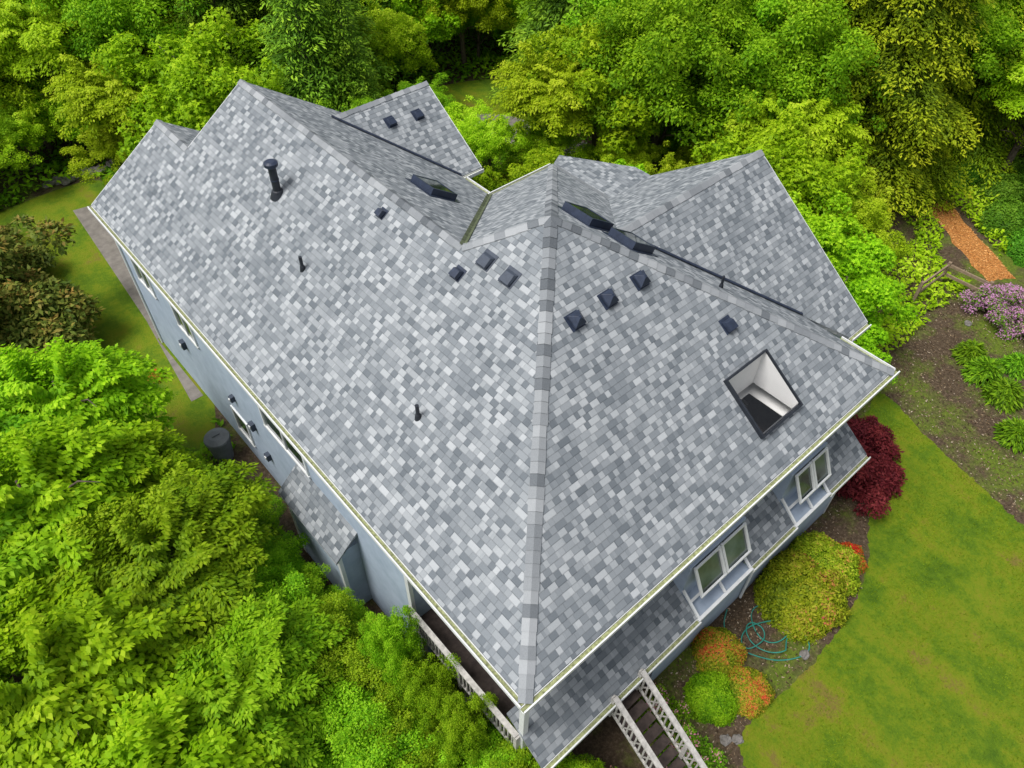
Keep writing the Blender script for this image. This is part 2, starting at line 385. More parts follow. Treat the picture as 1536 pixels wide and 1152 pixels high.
for xx in (SX0,SX1):
    mb=MB(); railing(mb,(xx,-.55,-3.6),(xx,-3.9,-6.0+.1),.95,.16)
    for i in range(10):
        a=Vector((xx,-.6,-3.5)).lerp(Vector((xx,-3.8,-5.8)),i/10); b=Vector((xx,-.6,-2.75)).lerp(Vector((xx,-3.8,-5.05)),(i+1)/10)
        mb.beam(a,b,.02,.03,M_OLDWHITE)
    mb.make('stair_railing',house)
mb=MB()
for i in range(13):
    y=-.52-i*.265; z=-3.62-i*.18
    mb.box((SX0+.05,y-.24,z-.04),(SX1-.05,y,z),M_DECK)
mb.make('staircase',house)
def win_side(y0,y1,z0,z1,x=.2,n=2):
    e=MB()
    for a,b in ((y0-.08,y0),(y1,y1+.08)): e.box((x-.05,a,z0-.08),(x+.02,b,z1+.08),M_WHITE)
    e.box((x-.06,y0-.1,z0-.08),(x+.02,y1+.1,z0-.001),M_WHITE); e.box((x-.05,y0-.001,z1+.001),(x+.02,y1+.001,z1+.08),M_WHITE)
    for i in range(1,n):
        yy=y0+(y1-y0)*i/n; e.box((x-.04,yy-.03,z0),(x+.02,yy+.03,z1),M_WHITE)
    g=MB(); g.box((x-.012,y0,z0),(x+.01,y1,z1),M_GLASS)
    go=g.make('window',house); e.make('frame',go)
win_side(8.7,10.9,-2.1,-.8); win_side(15.2,16.4,-2.2,-.9,n=2); win_side(18.2,19.4,-2.2,-.9); win_side(13.0,13.9,-5.0,-4.0,n=1); win_side(1.2,3.6,-3.5,-1.2,x=1.8,n=2)
def bay(a,b):
    top=(.04,-1.35); bot=(-.36,-2.15)
    P=lambda x,t,o=.0: Vector((x,top[0]+(bot[0]-top[0])*t-o*.89,top[1]+(bot[1]-top[1])*t+o*.45))
    c=(a+b)/2
    for x0,x1 in ((a+.10,c-.02),(c+.02,b-.10)):
        g=MB(); g.face([P(x0,1),P(x1,1),P(x1,0),P(x0,0)],M_GLASSL)
        go=g.make('window',house); go['label']='awning window pane tilted outward in a white frame'
        f=MB()
        for x in (x0+.03,x1-.03): f.beam(P(x,0,.03),P(x,1.0,.03),.07,.05,M_WHITE)
        for tt in (.04,1.0): f.beam(P(x0,tt,.034),P(x1,tt,.034),.05,.08,M_WHITE)
        f.make('frame',go)
    s=MB()
    s.box((a+.002,-.32,GZ),(b-.002,.06,-2.98),M_SIDE)
    s.box((a+.001,.06,-4.0),(b-.001,.24,-1.3),M_SIDE)
    s.box((a,.24,-3.6),(b,WY,-.2),M_SIDE)
    s.box((a-.02,-.62,-2.95),(b+.02,-.54,-2.87),M_WHITE)
    s.box((a+.001,-.539,-2.96),(b-.001,.059,-2.93),M_SIDE)
    for x in (a+.03,b-.03,c): s.beam((x,-.54,-2.87),(x,.06,-2.35),.06,.06,M_WHITE)
    s.beam((a+.05,-.20,-2.62),(b-.05,-.20,-2.62),.06,.06,M_WHITE)
    s.make('bay_base',house)
bay(5.2,7.3); bay(9.2,10.8)
mb=MB(); mb.tube([(.1,20.5,-.15),(.16,20.5,-.5),(.16,20.5,GZ)],[.04]*3,M_WHITE,8); mb.make('downspout',house)
mb=MB(); mb.tube([(8.2,-.56,-2.95),(8.2,-.38,-3.3),(8.2,-.38,GZ+.1)],[.04]*3,M_WHITE,8); mb.make('downspout',house)
for (y,z,s) in ((12.2,-3.3,.2),(13.3,-3.0,.15),(16.9,-3.4,.22),(11.7,-4.3,.18)):
    mb=MB(); mb.box((.06,y-s/2,z-s*.7),(.198,y+s/2,z+s*.7),M_GRAYV); mb.box((.03,y-s/4,z-s*.3),(.06,y+s/4,z+s*.3),M_WHITE); mb.make('wall_vent',house)
def pf(plane,x,y):
    if plane=='L': z=x*p; ex=Vector((0,-1,0)); up=Vector((1,0,p)).normalized()
    if plane=='F': z=y*p; ex=Vector((1,0,0)); up=Vector((0,1,p)).normalized()
    if plane=='X': z=(13-x)*p; ex=Vector((0,1,0)); up=Vector((-1,0,p)).normalized()
    if plane=='W': z=(2*xr-x)*p; ex=Vector((0,1,0)); up=Vector((-1,0,p)).normalized()
    if plane=='D': z=(y-14.5)*p; ex=Vector((1,0,0)); up=Vector((0,1,p)).normalized()
    n=ex.cross(up)
    M=Matrix((ex,up,n)).transposed().to_4x4(); M.translation=Vector((x,y,z)); return M
def boxvent(plane,x,y,s=.2,m=M_DARK,h=.16):
    M=pf(plane,x,y); mb=MB()
    mb.box((-s*1.25,-s*1.15,.004),(s*1.25,s*1.5,.016),m,M)
    vs=[(-s,-s,.06),(s,-s,.06),(s,s,.03),(-s,s,.03),(-s*.92,-s*.95,h),(s*.92,-s*.95,h),(s*.8,s*.55,h),(-s*.8,s*.55,h)]
    mb.solid([M@Vector(q) for q in vs],[(3,2,1,0),(4,5,6,7),(0,1,5,4),(1,2,6,5),(2,3,7,6),(3,0,4,7)],m)
    mb.box((-s*.85,-s*.85,.016),(s*.85,s*.85,.06),M_PIPE,M)
    mb.make('roof_vent',ro,.006)
def pyrvent(plane,x,y,s=.165,m=M_DARK,h=.28):
    M=pf(plane,x,y); mb=MB()
    mb.box((-s*1.2,-s*1.2,.004),(s*1.2,s*1.2,.014),m,M)
    mb.box((-s*.75,-s*.75,.014),(s*.75,s*.75,.10),M_PIPE,M)
    vs=[(-s,-s,.08),(s,-s,.08),(s,s,.08),(-s,s,.08),(-s,-s,.14),(s,-s,.14),(s,s,.14),(-s,s,.14),(-.03,-.03,h),(.03,-.03,h),(.03,.03,h),(-.03,.03,h)]
    mb.solid([M@Vector(q) for q in vs],[(3,2,1,0),(0,1,5,4),(1,2,6,5),(2,3,7,6),(3,0,4,7),(4,5,9,8),(5,6,10,9),(6,7,11,10),(7,4,8,11),(8,9,10,11)],m)
    mb.make('roof_vent',ro,.005)
boxvent('L',4.59,10.62,.11); boxvent('L',4.57,7.53,.13); boxvent('L',5.1,7.12,.17,M_GRAYV,.12); boxvent('L',5.1,6.32,.17,M_GRAYV,.12)
for x,y in ((5.5,4.6),(6.55,4.62),(7.6,4.6)): pyrvent('F',x,y)
boxvent('F',9.1,2.9,.15)
boxvent('D',8.95,16.7,.15); boxvent('D',10.0,16.6,.15)
def pipe(x,y,z,h,r,cap=0):
    mb=MB(); mb.tube([(x,y,z-.15),(x,y,z+h)],[r,r],M_PIPE,14)
    mb.tube([(x,y,z-.12),(x,y,z+.10),(x,y,z+.12)],[r*2.2,r*1.4,r*1.02],M_PIPE,14)
    if cap:
        mb.tube([(x,y,z+h),(x,y,z+h+.02),(x,y,z+h+.11),(x,y,z+h+.15)],[r*1.5,r*1.75,r*1.75,r*1.1],M_DARK,16)
        mb.tube([(x,y,z+h*.5),(x,y,z+h*.5+.03)],[r*1.12]*2,M_DARK,16)
    mb.make('vent_pipe',ro)
pipe(3.5,14.2,3.5*p,.85,.11,1); pipe(2.6,11.6,2.6*p,.40,.045); pipe(2.03,5.87,2.03*p,.40,.045); pipe(10.1,3.9,2.9*p,.36,.035)
def skylight(plane,x,y,wd,ln,h=.14):
    M=pf(plane,x,y); g=MB(); g.box((-wd/2+.05,-ln/2+.05,h-.03),(wd/2-.05,ln/2-.05,h-.01),M_GLASS,M)
    go=g.make('skylight',house); f=MB()
    f.box((-wd/2,-ln/2,-.02),(wd/2,-ln/2+.06,h),M_DARK,M); f.box((-wd/2,ln/2-.06,-.02),(wd/2,ln/2,h),M_DARK,M)
    f.box((-wd/2,-ln/2+.06,-.02),(-wd/2+.06,ln/2-.06,h),M_DARK,M); f.box((wd/2-.06,-ln/2+.06,-.02),(wd/2,ln/2-.06,h),M_DARK,M)
    f.box((-wd/2-.12,-ln/2-.12,.003),(wd/2+.12,ln/2+.12,.014),M_DARK,M)
    f.make('frame',go)
skylight('X',8.2,6.95,.95,1.0,.2); skylight('X',8.55,5.75,.8,1.0,.2); skylight('W',7.1,11.9,.95,1.0,.2)
cx,cy=(hx0+hx1)/2,(hy0+hy1)/2
M=pf('F',cx,cy); wd=hx1-hx0+.02; ln=(hy1-hy0)*sn+.02
f=MB(); hh=.12; fw=.04
f.box((-wd/2-fw,-ln/2-fw,.002),(wd/2+fw,-ln/2+.01,hh),M_PIPE,M); f.box((-wd/2-fw,ln/2-.01,.002),(wd/2+fw,ln/2+fw,hh),M_PIPE,M)
f.box((-wd/2-fw,-ln/2+.01,.002),(-wd/2+.01,ln/2-.01,hh),M_PIPE,M); f.box((wd/2-.01,-ln/2+.01,.002),(wd/2+fw,ln/2-.01,hh),M_PIPE,M)
g=MB(); g.box((-wd/2+.01,-ln/2+.01,hh-.03),(wd/2-.01,ln/2-.01,hh-.022),M_CLEAR,M); go=g.make('skylight',house); f.make('frame',go)
s=MB(); zb=.30
e=.002
a0,a1,b0,b1=hx0+e,hx1-e,hy0+e,hy1-e
za,zb1=fz(hy0)+.08,fz(hy1)+.08
s.face([(a0,b0,zb),(a0,b1,zb),(a0,b1,zb1),(a0,b0,za)],M_INT); s.face([(a1,b0,zb),(a1,b0,za),(a1,b1,zb1),(a1,b1,zb)],M_INT)
s.face([(a0,b0,zb),(a0,b0,za),(a1,b0,za),(a1,b0,zb)],M_INT); s.face([(a0,b1,zb),(a1,b1,zb),(a1,b1,zb1),(a0,b1,zb1)],M_INT)
s.make('light_shaft',go)
c=MB()
for x0,x1,y0,y1 in ((1.9,a0,.7,4.1),(a1,12.7,.7,4.1),(a0,a1,b1,4.1)): c.box((x0,y0,zb-.42),(x1,y1,zb-.40),M_INT)
c.box((1.9,.7,-2.95),(12.7,4.1,-2.9),M_ROOM); c.box((9.2,1.6,-2.89),(10.6,2.4,-2.1),M_DECK); c.box((10.2,2.5,-2.89),(10.9,3.1,-1.9),M_OLDWHITE)
c.make('room_floor',go)
# ------------------------------------------------------------------ GROUND
def ground_mat():
    m,nt,b,o=new_mat('soil_and_litter')
    tc=nd(nt,'ShaderNodeTexCoord')
    n1=noise(nt,.35,6,.65,tc.outputs['Object']); n2=noise(nt,9,6,.75,tc.outputs['Object'])
    c1=ramp(nt,n2,[(.3,(.035,.022,.013)),(.5,(.085,.058,.035)),(.62,(.14,.10,.065)),(.75,(.32,.26,.20))])
    c2=ramp(nt,n2,[(.3,(.05,.08,.008)),(.7,(.17,.23,.02))])
    c=mixc(nt,ramp(nt,n1,[(.48,(0,0,0)),(.60,(1,1,1))]),c1,c2)
    nt.links.new(c,b.inputs['Base Color']); b.inputs['Roughness'].default_value=.95
    bump(nt,b,n2,.06)
    return m
def lawn_mat():
    m,nt,b,o=new_mat('lawn_turf')
    tc=nd(nt,'ShaderNodeTexCoord')
    mp=nd(nt,'ShaderNodeMapping'); mp.inputs['Rotation'].default_value=(0,0,rad(35)); mp.inputs['Scale'].default_value=(1.0,.12,1)
    nt.links.new(tc.outputs['Object'],mp.inputs[0])
    n1=noise(nt,.6,6,.65,tc.outputs['Object']); n2=noise(nt,14,6,.8,tc.outputs['Object']); n3=noise(nt,2.6,6,.75,tc.outputs['Object'])
    band=noise(nt,1.3,2,.5,mp.outputs[0])
    s=mth(nt,'ADD',mth(nt,'ADD',mth(nt,'MULTIPLY',n1,.40),mth(nt,'MULTIPLY',band,.25)),mth(nt,'ADD',mth(nt,'MULTIPLY',n2,.20),mth(nt,'MULTIPLY',n3,.30)))
    c=ramp(nt,s,[(.46,(.055,.12,.002)),(.54,(.10,.18,.003)),(.59,(.15,.215,.004)),(.64,(.185,.215,.008)),(.70,(.19,.15,.03))])
    nt.links.new(c,b.inputs['Base Color']); b.inputs['Roughness'].default_value=.9
    bump(nt,b,n2,.05)
    return m
M_GROUND=ground_mat(); M_LAWN=lawn_mat()
M_CONC=plain('concrete_paving',(.20,.18,.16),.85,.25,3,0,.004)
M_BARKM=plain('orange_bark_mulch',(.58,.25,.07),.95,.4,9,0,.06)
def sheet(name,pts,z,m,sub=None):
    mb=MB(); mb.face([(x,y,z) for x,y in pts],m); o=mb.make(name); o['kind']='structure'; return o
sheet('ground',[(-300,-300),(400,-300),(400,400),(-300,400)],GZ,M_GROUND)
def smooth_poly(pts,it=2):
    for _ in range(it):
        q=[]
        for i in range(len(pts)):
            a=pts[i];b=pts[(i+1)%len(pts)]
            q+=[(a[0]*.75+b[0]*.25,a[1]*.75+b[1]*.25),(a[0]*.25+b[0]*.75,a[1]*.25+b[1]*.75)]
        pts=q
    return pts
lawnR=smooth_poly([(18.6,1.5),(16.2,.6),(14.6,-.6),(13.3,-1.5),(11.9,-2.35),(9.7,-2.85),(7.5,-2.9),(5.9,-2.65),(4.9,-2.75),(4.5,-3.6),(4,-9),(10,-15),(20,-14),(16.5,-7),(16.9,-4.7),(17.5,-2.6),(17.8,-1.2),(18.6,.6)])
gj=np.random.default_rng(77)
def ragged(poly,amp=.07,sub=5):
    out=[]
    for i in range(len(poly)):
        a=poly[i];b=poly[(i+1)%len(poly)]
        for k in range(sub):
            t=k/sub; out.append((a[0]+(b[0]-a[0])*t+gj.normal()*amp*.5,a[1]+(b[1]-a[1])*t+gj.normal()*amp*.5))
    return out
lawnR=ragged(lawnR,.06,4)
sheet('lawn',lawnR,GZ+.012,M_LAWN)
lawnL=smooth_poly([(-3,33),(0,33.4),(2.9,33.2),(2.3,31.2),(1.9,27),(1.6,22),(.6,17),(-1,14),(-5,14),(-7,24)])
sheet('lawn',lawnL,GZ+.004,M_LAWN)
sheet('path',[(.75,31.2),(1.85,31),(1.6,20.8),(.1,20.8),(.1,17),(-.35,17),(.2,22)],GZ+.012,M_CONC)
lawnB=smooth_poly([(16.5,28),(20,30.5),(25,28),(25,23),(20,20.5),(16.5,24)])
sheet('lawn',lawnB,GZ+.004,M_LAWN)
sheet('path',smooth_poly([(18.4,26.0),(20.3,26.4),(21.9,24.4),(21.9,21.6),(20.2,21.6),(19.2,24)]),GZ+.010,M_CONC)
pathO=ragged([(32.0,5.7),(30.6,5.9),(27.6,1.6),(28.8,1.0)],.14,10)
sheet('path',pathO,GZ+.006,M_BARKM)
# ------------------------------------------------------------------ FOLIAGE
def nrm(a): return a/np.maximum(np.linalg.norm(a,axis=-1,keepdims=True),1e-9)
def leaf_mesh(name,c,n,size,tone,mat,rng,kind='kite',aspect=.5,dirv=None):
    N=len(c); n=nrm(n)
    r=rng.normal(size=(N,3)) if dirv is None else dirv
    a=nrm(r-np.sum(r*n,1,keepdims=True)*n); b=np.cross(n,a)
    size=np.broadcast_to(size,(N,))[:,None]
    def kite(a,b,s,w):
        drop=-n*s*.12
        return np.stack([c-a*s*.08, c+a*s*.42+b*s*w*.5, c+a*s*1.0+drop, c+a*s*.42-b*s*w*.5],1)
    if kind=='kite': V=kite(a,b,size,aspect); T=tone
    else:
        V=[];ang=(0,1.05,-1.05)
        for i,t in enumerate(ang):
            aa=a*math.cos(t)+b*math.sin(t); bb=-a*math.sin(t)+b*math.cos(t)
            V.append(kite(aa,bb,size*(1 if i==0 else .85),.5))
        V=np.concatenate(V,0); T=np.concatenate([tone]*3)
    F=len(V); V=V.reshape(-1,3).astype(np.float32)
    me=bpy.data.meshes.new(name)
    me.vertices.add(F*4); me.vertices.foreach_set('co',V.ravel())
    me.loops.add(F*4); me.loops.foreach_set('vertex_index',np.arange(F*4,dtype=np.int32))
    me.polygons.add(F); me.polygons.foreach_set('loop_start',np.arange(0,F*4,4,dtype=np.int32))
    try: me.polygons.foreach_set('loop_total',np.full(F,4,dtype=np.int32))
    except Exception: pass
    me.update(calc_edges=True)
    at=me.attributes.new('tone','FLOAT','FACE'); at.data.foreach_set('value',T.astype(np.float32))
    me.materials.append(mat)
    return me
def crown(name,seed,rx,rz,cz,nc,nl,ls,cr,mat,kind='kite',zmin=-.45,asp=.55,lift=.6,loose=1.):
    g=np.random.default_rng(seed)
    d=nrm(g.normal(size=(nc*3,3))); d=d[d[:,2]>zmin][:nc]; nc=len(d)
    ph=g.uniform(0,6.28,4)
    th=np.arctan2(d[:,1],d[:,0])
    ir=1+.20*np.sin(3*th+ph[0]+2*d[:,2])+.15*np.sin(5*th+ph[1]+3*d[:,2])+.10*np.sin(9*th+ph[2]-5*d[:,2])
    fr=np.where(g.random(nc)<.72,g.uniform(.62,1.08,nc),g.uniform(.25,.65,nc))*ir
    C=d*fr[:,None]*np.array([rx,rx,rz])
    R=cr*g.uniform(.4,1.5,nc); ct=g.random(nc)
    k=g.choice(nc,nl,p=R**2/np.sum(R**2))
    dd=nrm(g.normal(size=(nl,3))+np.array([0,0,.45])+d[k]*.5)
    rr=g.uniform(.25,1.25*loose,nl)**.6
    P=C[k]+dd*(R[k]*rr)[:,None]*np.array([1.1,1.1,.62])
    P[:,2]-=.3*(R[k]*rr)*(dd[:,0]**2+dd[:,1]**2)
    nn=dd*.35+np.array([0,0,lift])+g.normal(size=(nl,3))*.45
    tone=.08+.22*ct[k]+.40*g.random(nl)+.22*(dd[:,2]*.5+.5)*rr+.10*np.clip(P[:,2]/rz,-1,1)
    P[:,2]+=cz
    dirv=dd+g.normal(size=(nl,3))*.6+np.array([0,0,-.3])
    return leaf_mesh(name,P,nn,ls*g.uniform(.55,1.25,nl),tone,mat,g,kind,asp,dirv)
def branchy(name,seed,rx,rz,cz,nb,ls,mat,kind='kite',asp=.5,per=9):
    """crown of arching leafy branches: layered sprays with gaps between"""
    g=np.random.default_rng(seed)
    P=[];N=[];D=[];T=[]
    for i in range(nb):
        d=nrm(g.normal(size=(1,3)))[0]; d[2]=abs(d[2])*.9-.25*g.random(); d=d/np.linalg.norm(d)
        ext=g.uniform(.62,1.12)*(1+.15*math.sin(3*math.atan2(d[1],d[0])+seed))
        tip=d*np.array([rx,rx,rz])*ext; st=tip*g.uniform(.25,.45)
        h=np.array([d[0],d[1],0]); h=h/(np.linalg.norm(h)+1e-6); s=np.array([-h[1],h[0],0.])
        L=np.linalg.norm(tip-st); bt=g.random()
        nt_=int(12*L)+5
        for t in np.linspace(.25,1,nt_):
            b=st+(tip-st)*t+np.array([0,0,.22*L*math.sin(t*2.6)-.18*L*t*t])
            wd=(.16+.42*math.sin(min(1,t)*2.7))*.55*(.7+.5*g.random())
            for k in range(per):
                q=g.uniform(-1,1)
                P.append(b+s*q*wd+h*abs(q)*-.10+g.normal(size=3)*np.array([.05,.05,.04])+np.array([0,0,-.20*abs(q)*wd]))
                N.append(np.array([0,0,1.])+h*.35*t+s*q*.35+g.normal(size=3)*.33)
                D.append(h*.6+s*q*1.1+np.array([0,0,-.35])+g.normal(size=3)*.3)
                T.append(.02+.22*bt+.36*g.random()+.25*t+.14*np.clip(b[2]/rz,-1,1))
    P=np.array(P);P[:,2]+=cz
    return leaf_mesh(name,P,np.array(N),ls*g.uniform(.6,1.3,len(P)),np.array(T),mat,g,kind,asp,np.array(D))
def dome(name,seed,r,h,nl,ls,mat):
    g=np.random.default_rng(seed)
    d=nrm(g.normal(size=(nl,3))); d[:,2]=np.abs(d[:,2])-.15*g.random(nl); d=nrm(d)
    th=np.arctan2(d[:,1],d[:,0]); el=d[:,2]
    bmp=1+.05*np.sin(3*th+seed)+.05*np.sin(5*th+4*el)+.045*np.sin(11*th+7*el)*np.cos(9*el+2*th)+.03*np.sin(19*th)*np.sin(17*el)
    k=g.uniform(.78,1.05,nl)**.8*bmp
    P=d*k[:,None]*np.array([r,r,h]); P[:,2]=np.maximum(P[:,2],.02)
    patch=np.sin(3.1*P[:,0]/r+seed)*np.cos(2.7*P[:,1]/r+1)+.5*np.sin(6*P[:,0]/r)*np.sin(5*P[:,1]/r)
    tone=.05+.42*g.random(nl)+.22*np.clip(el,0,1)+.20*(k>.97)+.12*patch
    return leaf_mesh(name,P,d*.8+np.array([0,0,.3])+g.normal(size=(nl,3))*.45,ls*g.uniform(.6,1.3,nl),tone,mat,g,'kite',.5)
def trunk(name,seed,h,r,rx,cz,nb=7):
    g=np.random.default_rng(seed); mb=MB()
    pts=[(0,0,-.3)];x=y=0
    for i in range(1,7):
        x+=g.normal()*.06;y+=g.normal()*.06; pts.append((x,y,h*i/6))
    mb.tube(pts,[r*1.3,r,r*.9,r*.75,r*.6,r*.4,r*.2],M_BARK,9)
    for i in range(nb):
        z0=h*g.uniform(.3,.8); a=2*math.pi*(i+g.random()*.5)/nb; l=rx*g.uniform(.6,.9)
        q=[(0,0,z0),(math.cos(a)*l*.35,math.sin(a)*l*.35,z0+.35*l),(math.cos(a+.2)*l*.7,math.sin(a+.2)*l*.7,z0+.55*l),(math.cos(a+.1)*l,math.sin(a+.1)*l,z0+.62*l)]
        mb.tube(q,[r*.4,r*.28,r*.16,r*.05],M_BARK,6)
    o=mb.make(name,smooth=True); me=o.data; bpy.data.objects.remove(o); return me
def conifer(name,seed,H,R,nb,droop,mat,ls=.2,pw=.85,nt=11,lf=4,jit=.25,asp=.42,wid=.42,flat=.35):
    g=np.random.default_rng(seed)
    cs=[];ns=[];ds=[];ts=[];ss=[]
    for i in range(nb):
        f=(i+.5)/nb; z=H*(.08+.92*f); r=R*(1-f)**pw*g.uniform(1-jit,1+jit)+.12
        az=i*2.39996+g.normal()*.25
        o=np.array([math.cos(az),math.sin(az),0.]);s=np.array([-math.sin(az),math.cos(az),0.])
        bt=g.random()
        n_=max(4,int(nt*r/R)+3)
        for t in np.linspace(.18,1,n_):
            base=o*r*t+np.array([0,0,z+.12*r*t-droop*r*t**2.2])
            for sd in (-1,1):
                ln=wid*r*(1.05-t)**.7*g.uniform(.7,1.2)+.12
                td=nrm((o*.75+s*sd*.8+np.array([0,0,-.12-droop*.4*t]))[None])[0]
                m=max(2,int(lf*ln/.5)+1)
                for q in np.linspace(.15,1,m):
                    cs.append(base+td*ln*q+g.normal(size=3)*.05+np.array([0,0,-.25*(q*ln)**1.5])); ns.append(np.array([0,0,1.])+o*.25+g.normal(size=3)*flat)
                    ds.append(td+s*g.normal()*.6+g.normal(size=3)*.3+np.array([0,0,-.3])); ss.append(ls*g.uniform(.7,1.3))
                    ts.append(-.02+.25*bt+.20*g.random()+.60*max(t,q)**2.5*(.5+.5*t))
    cs=np.array(cs);return leaf_mesh(name,cs,np.array(ns),np.array(ss),np.array(ts),mat,g,'kite',asp,np.array(ds))
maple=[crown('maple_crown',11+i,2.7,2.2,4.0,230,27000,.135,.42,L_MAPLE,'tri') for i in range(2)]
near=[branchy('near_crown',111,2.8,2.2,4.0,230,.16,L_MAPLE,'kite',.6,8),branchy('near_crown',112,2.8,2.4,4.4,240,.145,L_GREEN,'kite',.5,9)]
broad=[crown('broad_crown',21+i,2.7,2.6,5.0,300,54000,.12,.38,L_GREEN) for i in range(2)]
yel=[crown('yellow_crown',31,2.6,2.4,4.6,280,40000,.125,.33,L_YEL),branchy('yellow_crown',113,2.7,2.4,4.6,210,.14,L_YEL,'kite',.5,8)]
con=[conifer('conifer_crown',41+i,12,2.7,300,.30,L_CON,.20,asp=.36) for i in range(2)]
ced=[conifer('cedar_crown',51,16,3.9,230,.45,L_CED,.155,.7,17,8,.35,.42,.5)]
tr_b=[trunk('broad_trunk',61+i,5.5,.17,2.4,4) for i in range(2)]
tr_c=trunk('conifer_trunk',71,11.5,.22,.6,4,4)
def tree(name,crownm,trunkm,x,y,s,label,cat='tree',group=None,rz=None,sz=None,z=GZ):
    e=empty(name,(x,y,z),label,cat,group)
    g=np.random.default_rng(int(abs(x*131+y*977)*10)%99999)
    ro_=g.uniform(0,6.28) if rz is None else rz
    for nm,me in (('trunk',trunkm),('crown',crownm)):
        if me is None: continue
        o=bpy.data.objects.new(nm,me); COL.objects.link(o); o.parent=e
        o.rotation_euler=(0,0,ro_); o.scale=(s,s,sz or s)
    return e
G1='leafy trees crowding the side of the house'
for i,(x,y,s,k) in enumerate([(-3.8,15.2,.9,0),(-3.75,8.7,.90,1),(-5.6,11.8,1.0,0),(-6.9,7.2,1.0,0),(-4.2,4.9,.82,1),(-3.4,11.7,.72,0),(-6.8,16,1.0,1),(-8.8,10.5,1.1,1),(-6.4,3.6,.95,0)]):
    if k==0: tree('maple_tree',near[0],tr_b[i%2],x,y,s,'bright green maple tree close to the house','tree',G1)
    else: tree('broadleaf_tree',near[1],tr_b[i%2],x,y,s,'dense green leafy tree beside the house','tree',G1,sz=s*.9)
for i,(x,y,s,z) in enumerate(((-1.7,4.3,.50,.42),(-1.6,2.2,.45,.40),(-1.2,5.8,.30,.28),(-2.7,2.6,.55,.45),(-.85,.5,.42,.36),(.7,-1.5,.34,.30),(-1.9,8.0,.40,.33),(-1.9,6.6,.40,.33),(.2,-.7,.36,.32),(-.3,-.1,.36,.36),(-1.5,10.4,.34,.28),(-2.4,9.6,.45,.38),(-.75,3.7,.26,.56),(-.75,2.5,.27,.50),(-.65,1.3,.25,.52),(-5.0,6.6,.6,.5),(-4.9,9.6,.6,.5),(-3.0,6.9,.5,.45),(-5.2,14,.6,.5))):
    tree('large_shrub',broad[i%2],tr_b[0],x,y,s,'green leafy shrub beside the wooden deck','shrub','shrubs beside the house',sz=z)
BT=[(7.2,28.2,1.15,'m'),(4.4,31,.9,'y'),(11.2,26.5,1.0,'c'),(13.5,29,1.1,'c'),(9.6,31,1.0,'c'),(12.6,25.6,.7,'c'),(14.6,33.5,1.0,'c'),(18.0,36.5,1.0,'y'),(16.6,29.5,.8,'y'),(19.8,32.2,.9,'m'),(23,30.5,.9,'y'),
 (18.6,18.6,.95,'y'),(20.9,18.0,1.15,'m'),(22.0,15.3,1.25,'b'),(24.6,17.6,1.25,'b'),(24.8,12.2,1.2,'b'),(26.3,14.6,1.2,'b'),(18.5,5.9,.85,'m'),(19.0,4.4,.75,'m'),(17.2,8.6,.8,'y'),(20.5,8.5,1.0,'m'),(16.4,3.0,.5,'m'),(17.4,2.7,.5,'m'),
 (23,10,1.0,'y'),(29.3,9.6,1.05,'d'),(35.5,9.0,1.0,'d'),(27.5,12.5,1.0,'d'),(34,12.5,1.1,'d'),(31.8,11.2,.95,'d'),(38.5,6.2,1.0,'b'),(39.5,1.8,1.0,'b'),(38,-3,1.0,'m'),
 (22.5,6.2,.65,'y'),(-4.5,36,.8,'y'),(-1,38,.9,'y'),(2.5,38.5,.9,'y'),(6,36,1.,'y'),(-6.5,31,.9,'y'),(-3,42,1.1,'y'),(3,44,1.2,'b'),(0,35.5,.5,'b'),(4,35.5,.6,'y'),(-3,45.5,1.2,'b'),(5.5,41,1.1,'y'),(26.5,21.5,1.0,'y'),(28.5,26,1.1,'m'),(24,33,1.1,'m'),(-4.4,30.2,.6,'y'),(8.8,34.5,1.0,'y'),(0.5,41,1.0,'m')]
g=np.random.default_rng(5)
for Rr,n in ((41,15),(47,17),(54,19)):
    for i in range(n):
        az=rad(4+82*(i+.5+g.uniform(-.3,.3))/n); rr=Rr+g.uniform(-2,2)
        x=-3.7+rr*math.sin(az); y=-3.6+rr*math.cos(az)
        kk='cbymcmyb' if math.degrees(az)>16 else 'yybyybym'
        k_=kk[int(g.integers(8))]; s_=g.uniform(1.0,1.35)
        if Rr==41 and 30<math.degrees(az)<41: continue
        BT.append((x,y,s_,k_))
KN={'m':('maple_tree',maple,'bright green maple in the woodland edge'),'b':('broadleaf_tree',broad,'green leafy tree in the woodland'),
 'y':('broadleaf_tree',yel,'yellow-green fresh leafed tree at woodland edge'),'c':('conifer_tree',con,'dark green conifer with drooping branches in woodland'),'d':('cedar_tree',ced,'tall yellow-green cedar with drooping boughs')}
for i,(x,y,s,k) in enumerate(BT):
    nm,ms,lb=KN[k]
    tree(nm,ms[i%len(ms)],tr_c if k in 'cd' else tr_b[i%2],x,y,s,lb,'tree','trees of the surrounding woodland')
g=np.random.default_rng(15)
US=[(-5.2,34.6),(-2.6,34.9),(.6,35.0),(3.2,34.6),(5.4,33.0),(6.3,30.6),(-7,33),(1.8,36.5),(-1.2,36.4)]
tries=0
while len(US)<72 and tries<4000:
    tries+=1
    az=rad(g.uniform(2,88)); rr=g.uniform(27,48); x=-3.7+rr*math.sin(az); y=-3.6+rr*math.cos(az)
    if x<12 and y<23: continue
    if -8<x<3.6 and y<34.5: continue
    if 16<x<25.5 and 19<y<29.5: continue
    if x>19 and y<9.5: continue
    if min([1e9]+[math.hypot(x-a,y-b) for a,b in US])<2.4: continue
    US.append((x,y))
